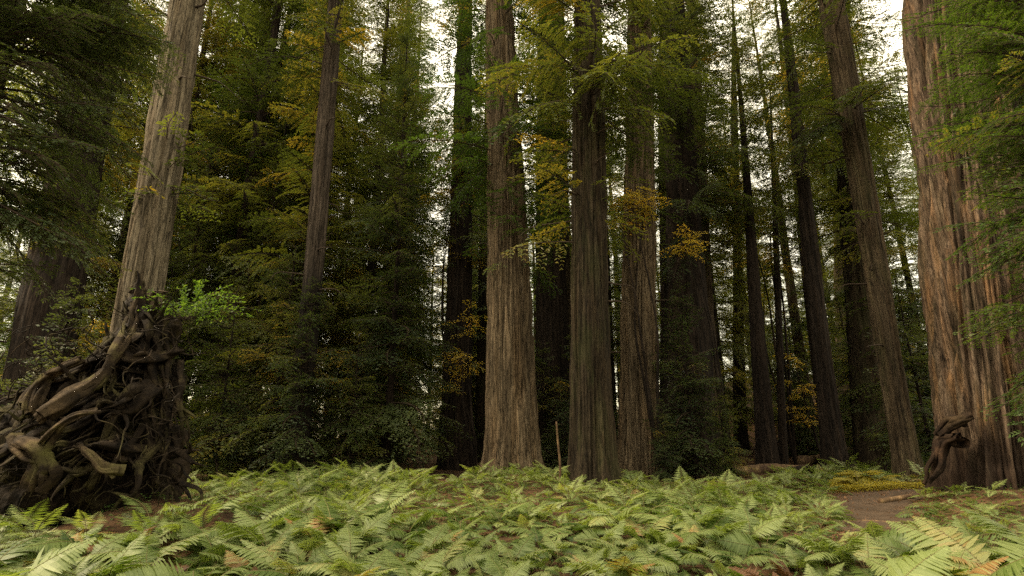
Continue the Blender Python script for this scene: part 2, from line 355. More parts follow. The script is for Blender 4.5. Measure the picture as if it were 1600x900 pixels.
def crown(rng, z0, z1, n, rad, axis=None, r0=0., tint=.3, tvar=.17, lib=None, az=None, dens=1., gold=.03):
    """boughs set round the trunk between z0 and z1; rad(u) is the length of the boughs, u from 0 at the foot to 1 at the tip"""
    A = Acc(); u = np.sort(rng.uniform(0, 1, n) ** dens); clump = rng.normal(0, tvar, 40)
    for k in range(n):
        z = z0 + (z1 - z0) * u[k]; L = max(.5, rad(u[k]) * rng.uniform(.55, 1.12))
        a = rng.uniform(0, 2 * np.pi) if az is None else rng.normal(az[0], az[1])
        c = np.array([0, 0, z]) if axis is None else axis(z)
        rr = r0(z) if callable(r0) else r0
        p = c + np.array([math.cos(a), math.sin(a), 0]) * rr * .9
        if gold and rng.uniform() < gold: p = p + 0.; ti0 = .42
        else: ti0 = 0.
        ti = ti0 + tint + clump[int(u[k] * 8) * 5 + int(a / (2 * np.pi) * 5) % 5] + rng.normal(0, .06)
        place_bough(A, rng, p, a, L, R(-14 + 42 * u[k]) + rng.normal(0, .16), ti, lib)
    return A

# ------------------------------------------------------------------ trunks
def trunk_mesh(name, mat, axis, rad, zs, nth, seed, ridge=.05, flute=.04, flare=.45, flare_h=.9, zg=0., kr=None, knob=0., butt=5):
    th = np.linspace(0, 2 * np.pi, nth, endpoint=False); Z, T = np.meshgrid(zs, th, indexing='ij')
    r = np.array([rad(z) for z in zs])[:, None] * np.ones_like(T); h = Z - zg
    r0 = rad(zg + 2); k = kr or max(2.5, r0 * 5.5)
    c, s = np.cos(T), np.sin(T)
    fl = fbm(np.stack([c * 1.6, s * 1.6, Z * .05], -1), seed, 2)
    w = .25 * vnoise(np.stack([c * 3, s * 3, Z * .35], -1), seed + 3)
    rg = ridged(np.stack([c * k + w, s * k + w, Z * .22], -1), seed + 7, 3)
    rg2 = vnoise(np.stack([c * k * 2.6 + w, s * k * 2.6 + w, Z * .55], -1), seed + 11)
    def crack(kk, zz, sd): return np.clip(1 - 2.6 * np.abs(vnoise(np.stack([c * kk + w, s * kk + w, Z * zz], -1), sd)), 0, 1) ** 1.3
    r = r * (1 + flute * fl * 2.2) + ridge * (rg * .7 + rg2 * .7 - 1.5 * crack(k * .8, .16, seed + 41) - 1.0 * crack(k * 1.9, .4, seed + 42))
    fr = flare * np.exp(-np.maximum(h, 0) / flare_h)
    lob = .55 + .45 * np.cos(butt * T + 2.3 * vnoise(np.stack([c * 1.3, s * 1.3, 0 * Z], -1), seed + 5) + seed) 
    r = r * (1 + fr * (.4 + .9 * lob)) + fr * .12 * fbm(np.stack([c * 4, s * 4, Z * 1.5], -1), seed + 23, 3)
    if knob: r = r + knob * np.exp(-np.maximum(h, 0) / 1.1) * ridged(np.stack([c * 2.6, s * 2.6, Z * 1.6], -1), seed + 51, 4)
    ax = np.array([axis(z) for z in zs])[:, None, :]
    V = np.stack([ax[..., 0] + r * c, ax[..., 1] + r * s, Z], -1).reshape(-1, 3)
    i = np.arange(len(zs) - 1)[:, None] * nth; j = np.arange(nth)[None]; j2 = (j + 1) % nth
    Fq = np.stack([i + j, i + j2, i + nth + j2, i + nth + j], -1).reshape(-1, 4)
    return to_mesh(name, V, Fq, mat, smooth=True)

TREES = []          # (x, y, r) of every trunk
def pixel_tree(label, Y, b, t, mat, name='redwood_tree', cat='redwood tree', H=48, crown_z=None, crown_n=0, crown_r=3.5, crown_mat=None, tint=.3,
               sprouts=None, hi=False, seed=1, group=None, ridge=None, flare=.33, flute=.04, kr=None, dy=0., knob=0., limbs=0, butt=5, flare_h=.9):
    """a tree whose trunk passes through two measured places: b and t are (pixel x, pixel y, pixel width)"""
    rng = np.random.default_rng(seed)
    pb, tb = P(b[0], b[1], Y); pt, tt = P(t[0], t[1], Y + dy)
    rb_, rt_ = b[2] * tb / F_PX / 2, t[2] * tt / F_PX / 2
    def ax0(z): u = (z - pb[2]) / (pt[2] - pb[2]); return np.array([pb[0] + (pt[0] - pb[0]) * u, pb[1] + (pt[1] - pb[1]) * u, z])
    g = pb.copy()
    for _ in range(4): g = ax0(gz(g[0], g[1]))
    zg = float(g[2]); base = np.array([g[0], g[1], zg])
    wob = rng.uniform(0, 6.28); wa = .05 * rng.uniform(.3, 1)
    def axis(z):      # local
        a = ax0(z + zg) - base; a[0] += wa * math.sin(z * .23 + wob) * min(1, z / 6); a[2] = z; return a
    def rad(z):
        zz = z + zg; u = (zz - pb[2]) / (pt[2] - pb[2])
        r = rb_ + (rt_ - rb_) * u if u < 1 else rt_ * max(.12, 1 - .75 * (zz - pt[2]) / max(1, H - pt[2]))
        return max(r, .03)
    root = empty(name, base, label, cat, group)
    nth = 288 if hi else 72
    zs = np.concatenate([np.linspace(-.35, 2.2, 26 if hi else 12), np.linspace(2.4, min(H, 32), 190 if hi else 70)])
    if H > 32: zs = np.concatenate([zs, np.linspace(33, H, 16)])
    rg = ridge if ridge is not None else min(.07, .06 * rb_ + .008)
    obj('trunk', trunk_mesh('trunk', mat, axis, rad, zs, nth, seed, rg, flute, flare, flare_h, 0., kr, knob=knob, butt=butt), root)
    for k in range(limbs):
        z = rng.uniform(5, 20); a = rng.choice([rng.normal(0, .7), rng.normal(math.pi, .7)]); L = rng.uniform(.4, 2.2); d = np.array([math.cos(a), math.sin(a), 0])
        p = axis(z) + d * rad(z) * .85; lp = [p, p + d * L * .35 + [0, 0, -.02], p + d * L * .7 + rng.normal(0, .12, 3) + [0, 0, -.12 * L], p + d * L + rng.normal(0, .2, 3) + [0, 0, -.3 * L]]
        v, f = tube(spline(lp, 10), np.linspace(.045, .008, 10), 6); obj('dead_branch', to_mesh('dead_branch', v, f, M_twig, smooth=True), root)
    if crown_n:
        A = crown(rng, crown_z, H, crown_n, lambda u: crown_r * (1 - u) ** .7 + .5, axis, rad, tint)
        for sp in sprouts or []:
            z0, z1, n, L, az, ti = sp
            B = crown(rng, z0, z1, n, lambda u: L, axis, rad, ti, az=az); v, f, m, tn = B.get(); A.add(v, f, m, tn)
        obj('crown', A.mesh('crown', [crown_mat or M_needle, M_twig]), root)
    TREES.append((base[0], base[1], rb_))
    return root

N_, E_, S_, W_ = (R(90), .7), (0., .8), (R(-90), .8), (R(180), .8)
pixel_tree('dark brown trunk at the far left half hidden by hanging boughs', 24, (68, 540, 84), (150, 100, 60), B_black, H=50, crown_z=15, crown_n=187, seed=2, crown_r=4)
pixel_tree('tall pale grey trunk leaning right behind the uprooted root mass', 17, (216, 470, 60), (295, 0, 47), B_pale, H=50, crown_z=19, crown_n=153, hi=True, seed=3, limbs=6,
           sprouts=[(9.2, 11.5, 12, 1.4, (R(-30), .7), .35)])
pixel_tree('slender grey trunk with charred foot rising out of young conifers left of centre', 25, (483, 490, 30), (526, 0, 22), B_char, H=46, crown_z=19, crown_n=136, seed=4, hi=True, limbs=9)
pixel_tree('broad pale reddish grey trunk at the centre behind a fern mound', 24, (801, 700, 80), (782, 60, 43), B_warm, H=54, crown_z=14, crown_n=230, hi=True, seed=5, crown_mat=M_needle_fresh, crown_r=4.2, ridge=.075,
           sprouts=[(9, 19, 42, 2.4, (R(-40), 1.1), .42), (9, 16, 16, 1.6, (R(200), .6), .35)])
pixel_tree('dark mossy trunk standing foremost in the ferns right of the pale central trunk', 20, (925, 720, 68), (917, 0, 41), B_dark, H=50, crown_z=13, crown_n=210, hi=True, limbs=12, seed=6, crown_mat=M_needle, ridge=.065, crown_r=4.0,
           sprouts=[(8.5, 17, 22, 2.6, (R(185), .6), .38), (9, 17, 12, 1.8, (R(-10), .6), .34)])
pixel_tree('pale furrowed trunk with a shaded right side behind the dark mossy one', 26, (1000, 700, 60), (998, 50, 35), B_warm, H=52, crown_z=18, crown_n=153, hi=True, seed=7, ridge=.08, limbs=5)
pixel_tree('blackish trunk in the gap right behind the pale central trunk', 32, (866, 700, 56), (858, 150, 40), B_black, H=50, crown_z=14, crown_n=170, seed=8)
pixel_tree('thin brown trunk in the gap left of the dark mossy trunk', 36, (884, 600, 22), (878, 150, 15), B_mid, H=42, crown_z=14, crown_n=119, seed=9)
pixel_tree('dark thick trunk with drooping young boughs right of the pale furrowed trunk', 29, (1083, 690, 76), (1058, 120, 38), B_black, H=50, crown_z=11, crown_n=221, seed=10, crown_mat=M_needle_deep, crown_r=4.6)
pixel_tree('dim brown trunk close behind the thick dark trunk', 33, (1108, 650, 34), (1088, 200, 22), B_mid, H=45, crown_z=13, crown_n=136, seed=12)
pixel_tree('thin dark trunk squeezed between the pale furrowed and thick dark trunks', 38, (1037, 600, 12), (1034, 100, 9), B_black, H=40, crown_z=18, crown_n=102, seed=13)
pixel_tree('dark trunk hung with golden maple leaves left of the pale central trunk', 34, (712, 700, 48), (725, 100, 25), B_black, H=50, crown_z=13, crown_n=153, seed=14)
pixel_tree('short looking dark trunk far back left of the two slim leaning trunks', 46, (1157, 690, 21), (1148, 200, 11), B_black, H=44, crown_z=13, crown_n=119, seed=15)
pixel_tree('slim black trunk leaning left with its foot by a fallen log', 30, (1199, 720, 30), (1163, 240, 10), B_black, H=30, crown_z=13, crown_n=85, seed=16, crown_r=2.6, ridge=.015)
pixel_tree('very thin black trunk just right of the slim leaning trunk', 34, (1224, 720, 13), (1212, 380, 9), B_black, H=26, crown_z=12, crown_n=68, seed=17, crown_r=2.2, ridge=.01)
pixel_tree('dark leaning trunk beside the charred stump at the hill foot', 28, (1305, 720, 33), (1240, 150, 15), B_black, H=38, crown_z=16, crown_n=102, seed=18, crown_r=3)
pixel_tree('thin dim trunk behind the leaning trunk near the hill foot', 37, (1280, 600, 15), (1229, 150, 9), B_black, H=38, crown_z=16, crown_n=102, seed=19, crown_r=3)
pixel_tree('thick dark brown trunk behind the pale leaning one on the right', 30, (1370, 720, 62), (1318, 120, 36), B_dark, H=48, crown_z=12, crown_n=187, seed=20, crown_r=4)
pixel_tree('grey brown trunk leaning left over the sunlit ferns beside the dirt path', 22, (1419, 735, 36), (1298, 0, 35), B_mid, H=46, crown_z=15, crown_n=136, hi=True, limbs=7, seed=21, sprouts=[(9, 16, 14, 1.8, (R(150), .9), .4)])
pixel_tree('far reddish trunk on the hillside behind the leaning dark trunk', 52, (1322, 690, 20), (1312, 450, 15), B_mid, H=40, crown_z=14, crown_n=102, seed=22)
pixel_tree('hazy thin trunk far back between pale left trunk and slender grey trunk', 46, (372, 310, 17), (395, 60, 13), B_mid, H=50, crown_z=17, crown_n=119, seed=23)
pixel_tree('darker thin trunk beside the hazy one in the left background', 43, (392, 310, 18), (418, 0, 14), B_dark, H=52, crown_z=20, crown_n=136, seed=24)
GIANT = pixel_tree('giant fluted reddish brown trunk with burls at its foot on the right', 16, (1552, 640, 132), (1477, 0, 114), B_giant, H=55, crown_z=22, crown_n=119, hi=True, seed=25, ridge=.15, flute=.14, kr=7, flare=.2, butt=7, knob=.13)
pixel_tree('dark reddish trunk pressed against the giant trunk at the right edge', 18, (1625, 600, 90), (1565, 0, 66), B_dark, H=50, crown_z=20, crown_n=119, hi=True, seed=26)

# ------------------------------------------------------------------ background and young trees: shared meshes
def generic(seed, H, z0, n, rad, r, mat_l, mat_b, tint, fl=.35):
    rng = np.random.default_rng(seed); w = rng.uniform(0, 6)
    axis = lambda z: np.array([.25 * math.sin(z * .13 + w) * z / H, .25 * math.cos(z * .11 + w) * z / H, z])
    rf = lambda z: max(.03, r * (1 - z / H) ** .8)
    tm = trunk_mesh('trunk', mat_b, axis, rf, np.linspace(-.5, H, 40), 20, seed, min(.05, r * .1), .04, fl, .8)
    cm = crown(rng, z0, H, n, rad, axis, rf, tint).mesh('crown', [mat_l, M_twig])
    return tm, cm
def place(gen, name, x, y, s, rz, label, cat, group):
    rt = empty(name, (x, y, gz(x, y)), label, cat, group); rt.rotation_euler.z = rz; rt.scale = (s, s, s)
    obj('trunk', gen[0], rt); obj('crown', gen[1], rt)
    return rt
TALL = [generic(100 + k, 50, z0, n, lambda u, q=q: q * (1 - u) ** .65 + .6, r, ml, mb, ti) for k, (z0, n, q, r, ml, mb, ti) in enumerate([
    (3, 330, 5.2, .5, M_needle, B_black, .30), (6, 300, 5.0, .55, M_needle, B_mid, .30), (8, 290, 5.2, .6, M_needle_deep, B_dark, .35),
    (2, 340, 4.8, .4, M_needle, B_black, .36), (9, 290, 5.4, .6, M_needle_fresh, B_mid, .35)])]
YOUNG = [generic(200 + k, 9, .3, n, lambda u, q=q: q * (1 - u) ** .8 + .35, .09, ml, B_black, ti) for k, (n, q, ml, ti) in enumerate([
    (140, 2.6, M_needle_deep, .32), (125, 2.3, M_needle, .28), (125, 2.8, M_needle_deep, .42)])]
SPIRE = [generic(220 + k, 24, .8, n, lambda u, q=q: q * (1 - u) ** .75 + .4, .2, ml, B_black, ti) for k, (n, q, ml, ti) in enumerate([
    (280, 3.5, M_needle_deep, .32), (250, 3.3, M_needle, .27)])]
GOLD = [generic(230 + k, 7.5, 1.6, n, lambda u, q=q: q * math.sin(math.pi * min(1, .25 + u * .7)) + .3, .06, ml, B_black, .4) for k, (n, q, ml) in enumerate([
    (46, 1.9, M_maple_gold), (50, 2.0, M_needle_gold)])]
rp = np.random.default_rng(7)

def young(px, Y, s, k, label, lib=YOUNG, name='young_redwood', cat='young tree', group=None):
    x = (px - 800) / F_PX * Y / math.cos(PITCH) * 1.0
    x = P(px, 690, Y)[0][0]
    return place(lib[k], name, x, Y, s, rp.uniform(0, 6.28), label, cat, group)
young(604, 27, 1.0, 0, 'tall young conifer with layered boughs left of the bright gap', SPIRE)
young(470, 24.5, .95, 0, 'bushy young conifer in front of the slender grey trunk')
young(545, 25, .72, 1, 'small young conifer under the tall layered one')
young(420, 27, 1.25, 2, 'brownish young conifer right of the root mass')
young(345, 26, 1.0, 1, 'dim young conifer close beside the root mass')
young(382, 31, .9, 1, 'dark slender conifer rising behind the root mass', SPIRE)
young(250, 32, .95, 0, 'dark conifer behind the pale grey leaning trunk', SPIRE)
young(606, 33, .7, 0, 'young conifer on the left side of the bright gap')
young(1085, 25, .95, 0, 'drooping young conifer before the thick dark trunk')
young(1130, 24, .45, 1, 'low bushy conifer at the foot of the thick dark trunk')
young(1035, 23.5, .35, 0, 'small bushy conifer beside the pale furrowed trunk foot')
young(905, 28, .8, 0, 'young conifer in the gap beside the dark mossy trunk')
young(845, 30, .75, 2, 'dim young conifer behind the pale central trunk')
young(1350, 36, 1.2, 1, 'young conifer between the dark trunks right of centre')
young(1455, 24, .95, 2, 'green young conifer left of the giant trunk foot')
young(1400, 30, .85, 1, 'olive conifer behind the pale leaning trunk', SPIRE)
young(1255, 42, 1.1, 1, 'pale olive young conifer at the foot of the hillside')
young(160, 24, 1.1, 1, 'young conifer behind the top of the root mass')
young(60, 20, .8, 0, 'dark young conifer at the far left behind the root mass')
young(120, 30, 1.0, 1, 'golden shrub glowing behind the root mass', GOLD, 'vine_maple', 'maple')

SUNPAINT_TREE = generic(240, 30, 1, 240, lambda u: 4.6 * (1 - u) ** .65 + .5, .35, M_needle_gold, B_mid, .12)  # sunlit glow of the far gaps put into the pale leaf colour
for px, Y, sc, lab in [(668, 78, 1.0, 'tree with a sunlit glow painted into its pale leaves in the narrow gap left of the central trunk'), (694, 98, 1.1, 'farthest tree with leaves painted sunlit pale at the back of the bright gap'), (1205, 84, 1.1, 'tree with leaves painted sunlit gold in the bright gap right of the thick dark trunk')]:
    place(SUNPAINT_TREE, 'sunpaint_tree', P(px, 690, Y)[0][0], Y, sc, px, lab, 'tree', None)
HIGH = generic(250, 54, 19, 300, lambda u: 5.4 * min(1, .35 + u * 3) * (1 - u) ** .6 + .6, .5, M_needle, B_mid, .34)
for px, Y, sc in [(1392, 44, 1.0), (20, 32, .9), (425, 52, 1.05), (205, 38, .95)]:
    place(HIGH, 'conifer_tree', P(px, 690, Y)[0][0], Y, sc, px, 'tall conifer with a bare lower trunk and high crown behind the big trunks', 'conifer tree', 'high crowned conifers behind')
young(8, 25, .9, 1, 'dark conifer at the left edge beyond the root mass', SPIRE)
def maple(label, px0, Y, clusters, mat, seed):
    rng = np.random.default_rng(seed); x = P(px0, 700, Y)[0][0]; zg = gz(x, Y); o = np.array([x, Y, zg]); root = empty('vine_maple', o, label, 'maple')
    T = Acc(); A = Acc()
    for px, py, dy, r in clusters:
        c = P(px, py, Y + dy)[0] - o; side = rng.normal(0, .5, 3); mid = c * np.array([.35, .35, .62]) + side
        pp = spline([np.array([0, 0, -.2]), mid * .5, mid, c], 22); pp += .06 * fbm(pp * .8, seed, 2)[:, None]
        T.add(*tube(pp, np.linspace(.09, .02, 22), 7))
        for k in range(int(9 * r + 5)):
            L = r * rng.uniform(.5, 1.1); p = c + rng.normal(0, 1, 3) * np.array([.35, .35, .3]) * r
            place_bough(A, rng, p, rng.uniform(0, 6.28), L, rng.normal(-.05, .25), .4 + rng.normal(0, .18))
    obj('trunk', T.mesh('trunk', [B_black], True), root); obj('crown', A.mesh('crown', [mat, M_twig]), root)
maple('golden maple reaching across the pale furrowed trunk at half height', 1030, 24.5, [(985, 310, 0, 1.3), (1005, 335, .3, 1.0), (965, 320, 0, .7)], M_maple_gold, 301)
maple('golden maple arching beside the thick dark trunk', 1140, 25, [(1085, 378, 0, 1.1), (1070, 390, 0, .7)], M_maple_gold, 302)
maple('orange gold maple hanging left of the pale central trunk foot', 745, 29, [(722, 560, 0, 1.3), (735, 500, 0, 1.1), (715, 600, 0, .8)], M_maple_gold, 303)
maple('tall golden maple on the dark trunk beside the bright gap', 700, 33, [(712, 275, 0, 1.8), (700, 310, 0, 1.5), (730, 390, .5, 1.3), (690, 215, .6, 1.2)], M_needle_gold, 304)
maple('yellow leaved maple between the slender grey trunk and the layered conifer', 545, 31, [(548, 430, 0, 1.0), (540, 530, 0, .9), (528, 345, .5, .8)], M_needle_gold, 305)
maple('golden maple behind the pale grey leaning trunk', 290, 33, [(262, 370, 0, 1.1), (130, 480, 0, 1.2), (190, 215, 0, 1.2)], M_needle_gold, 306)
maple('golden maple glowing beside the leaning dark trunk', 1240, 36, [(1240, 110, 0, 2.2), (1120, 240, 0, 1.6), (1195, 400, 0, 1.6), (1225, 190, 0, 1.8)], M_needle_gold, 307)
maple('maple low on the far hillside with the lit glow put into its orange leaf colour', 1285, 35, [(1262, 610, 0, 1.2), (1252, 650, 0, 1.1), (1330, 585, 1, .9), (1240, 560, .5, .8)], M_maple_gold, 308)  # orange leaf colour carries the glow of the lit slope
def scatter(n, ylo, yhi, spread, mind, test, rng, tries=4000):
    out = []
    for _ in range(tries):
        if len(out) >= n: break
        y = ylo + (yhi - ylo) * rng.uniform() ** .75; x = rng.uniform(-1, 1) * (y * spread + 4)
        if not test(x, y): continue
        if any(math.hypot(x - a, y - b) < mind for a, b, *_ in TREES) or any(math.hypot(x - a, y - b) < mind for a, b in out): continue
        out.append((x, y))
    return out
def far_ok(x, y):
    px, _, _ = px_of(x, y, 10)
    if 610 < px < 735 and y < 58: return False
    if 635 < px < 705: return False
    if 1140 < px < 1250 and y < 80: return False
    return True
for k, (x, y) in enumerate(scatter(50, 38, 105, 1.02, 4.8, far_ok, rp)):
    place(TALL[int(rp.integers(5))], 'conifer_tree', x, y, rp.uniform(.5, .9) * (.8 + y / 250), rp.uniform(0, 6.28),
          'distant conifer in the crowded forest behind the big trunks', 'conifer tree', 'conifers filling the forest behind')
for k, (x, y) in enumerate(scatter(60, 34, 75, 1.0, 2.6, lambda x, y: not 645 < px_of(x, y, 3)[0] < 695, rp)):
    place(YOUNG[int(rp.integers(3))], 'young_conifer', x, y, rp.uniform(.7, 1.5), rp.uniform(0, 6.28),
          'small conifer of the understorey filling gaps between far trunks', 'young tree', 'young conifers of the understorey')
for px, Y, k in [(335, 33, 0), (440, 38, 1), (455, 30, 3), (560, 36, 0), (600, 44, 1), (585, 46, 3), (390, 52, 2), (270, 40, 0), (510, 50, 1), (130, 38, 1), (30, 34, 2), (1130, 44, 0), (1270, 48, 1), (1420, 38, 0), (960, 44, 3)]:
    x = P(px, 690, Y)[0][0]
    place(TALL[k], 'conifer_tree', x, Y, rp.uniform(.85, 1.1), rp.uniform(0, 6.28), 'distant conifer in the crowded forest behind the big trunks', 'conifer tree', 'conifers filling the forest behind')
for px, Y, k in [(618, 50, 4), (752, 47, 2), (360, 36, 4), (300, 44, 4), (235, 42, 4), (470, 44, 2), (185, 50, 2), (724, 80, 1), (735, 66, 2), (605, 84, 1), (1190, 78, 0), (1215, 92, 1), (345, 62, 3), (70, 52, 1), (215, 58, 0), (1010, 60, 2), (900, 58, 1), (1330, 62, 3)]:
    x = P(px, 690, Y)[0][0]
    place(TALL[k], 'conifer_tree', x, Y, rp.uniform(.8, 1.0), rp.uniform(0, 6.28), 'distant conifer in the crowded forest behind the big trunks', 'conifer tree', 'conifers filling the forest behind')
# unseen forest rim added behind and beside the camera to cut side light
for k in range(18):
    a = R(165 + 210 * k / 17) ; rr = rp.uniform(27, 36)
    x, y = rr * math.cos(a), rr * math.sin(a) + 6
    place(TALL[k % 5], 'conifer_tree', x, y, rp.uniform(.45, .62), rp.uniform(0, 6.28), 'unseen conifer added behind the viewer to cut light from the clearing rim', 'conifer tree', 'unseen conifers added round the clearing to cut light')

# boughs that hang into the picture from trees just outside it
def near_tree(label, x, y, specs, mat, seed, mat_b, r=.4, H=26):
    rng = np.random.default_rng(seed); zg = gz(x, y); root = empty('redwood_tree', (x, y, zg), label, 'redwood tree')
    axis = lambda z: np.array([0, 0, z]); rf = lambda z: max(.05, r * (1 - z / H) ** .7)
    obj('trunk', trunk_mesh('trunk', mat_b, axis, rf, np.linspace(-.4, H, 60), 40, seed, .03, .04, .35, .8), root)
    A = Acc()
    for z0, z1, n, L, az, ti in specs:
        v, f, m, t = crown(rng, z0, z1, n, lambda u: L, axis, rf, ti, .1, lib=FINE, az=az).get(); A.add(v, f, m, t)
    obj('crown', A.mesh('crown', [mat, M_twig]), root)
    TREES.append((x, y, r))
near_tree('tree at the far left edge with dark boughs hanging into the picture', -9.3, 8.4,
          [(5.6, 13, 190, 2.3, (R(-5), 1.), .2), (3.0, 6, 9, 1.8, (R(10), .6), .1), (9, 22, 70, 2.6, None, .3)], M_needle_deep, 31, B_dark)
near_tree('tree at the right edge with green boughs reaching before the giant trunk', 9.9, 8.4,
          [(2.6, 10.5, 150, 2.0, (R(175), .9), .3), (8, 22, 50, 2.4, None, .35)], M_needle_fresh, 32, B_dark)

# ------------------------------------------------------------------ uprooted root plate at the left
def remesh(name, A, mat, voxel, disp):
    v, f, m, t = A.get(); me = to_mesh(name + '_src', v, f, mat); o = bpy.data.objects.new('tmp', me); COL.objects.link(o)
    md = o.modifiers.new('r', 'REMESH'); md.mode = 'VOXEL'; md.voxel_size = voxel
    dg = bpy.context.evaluated_depsgraph_get(); ev = o.evaluated_get(dg); out = bpy.data.meshes.new_from_object(ev, depsgraph=dg)
    bpy.data.objects.remove(o); bpy.data.meshes.remove(me); out.name = name
    n = len(out.vertices); co = np.empty(n * 3, np.float32); out.vertices.foreach_get('co', co); co = co.reshape(-1, 3).astype(float)
    no = np.empty(n * 3, np.float32); out.vertex_normals.foreach_get('vector', no); no = no.reshape(-1, 3)
    co = co + no * disp(co)[:, None]; out.vertices.foreach_set('co', co.astype(np.float32).ravel())
    out.polygons.foreach_set('use_smooth', np.ones(len(out.polygons), bool))
    out.materials.clear(); out.materials.append(mat); out.update(); return out
def ball(c, r, n=14, sq=(1, 1, 1)):
    th = np.linspace(.02, math.pi - .02, n); path = np.stack([0 * th, 0 * th, np.cos(th)], -1)
    a = np.linspace(0, 2 * np.pi, n, endpoint=False); V = []
    for k in th: V.append(np.stack([np.sin(k) * np.cos(a), np.sin(k) * np.sin(a), np.full(n, np.cos(k))], -1))
    V = np.concatenate(V) * r * np.array(sq) + c; F = []
    for k in range(n - 1):
        for j in range(n): F.append((k * n + j, (k + 1) * n + j, (k + 1) * n + (j + 1) % n, k * n + (j + 1) % n))
    for b, rev in ((0, False), ((n - 1) * n, True)):
        for j in range(n // 2 - 1):
            q = (b + j, b + j + 1, b + n - 2 - j, b + n - 1 - j); F.append(q if not rev else q[::-1])
    return V, np.array(F)
def sroot(A, pts, r0, r1, seed, n=30, m=14, kink=.05, groove=.38):
    """a tapering woody root with grooves and ribs running along it"""
    pp = spline(pts, n); s = np.concatenate([[0], np.cumsum(np.linalg.norm(np.diff(pp, axis=0), axis=1))])
    pp = pp + kink * np.stack([vnoise(np.stack([s * 3.1, 0 * s + seed, 0 * s + k], -1), k) for k in (1, 2, 3)], -1)
    tan = np.gradient(pp, axis=0); tan /= np.linalg.norm(tan, axis=1)[:, None] + 1e-9; ref = np.array([.3, -.5, .8]); V = []
    a = np.linspace(0, 2 * np.pi, m, endpoint=False); t = np.linspace(0, 1, n); rad = r0 + (r1 - r0) * t ** .8
    for k in range(n):
        u = np.cross(tan[k], ref); u /= np.linalg.norm(u) + 1e-9; w = np.cross(tan[k], u); ref = np.cross(u, tan[k])
        g = vnoise(np.stack([np.cos(a) * 2.2 + seed, np.sin(a) * 2.2, 0 * a + s[k] * .8], -1), 7) + .5 * vnoise(np.stack([np.cos(a) * 4 + seed, np.sin(a) * 4, 0 * a + s[k] * 2.5], -1), 8)
        rr = rad[k] * (1 + groove * 1.5 * g) * (1 + .25 * math.sin(s[k] * 4 + seed)); el = .62
        V.append(pp[k] + (rr * np.cos(a))[:, None] * u + (rr * np.sin(a) * el)[:, None] * w)
    V = np.concatenate(V); F = [(k * m + j, k * m + (j + 1) % m, (k + 1) * m + (j + 1) % m, (k + 1) * m + j) for k in range(n - 1) for j in range(m)]
    A.add(V, F)
    return pp
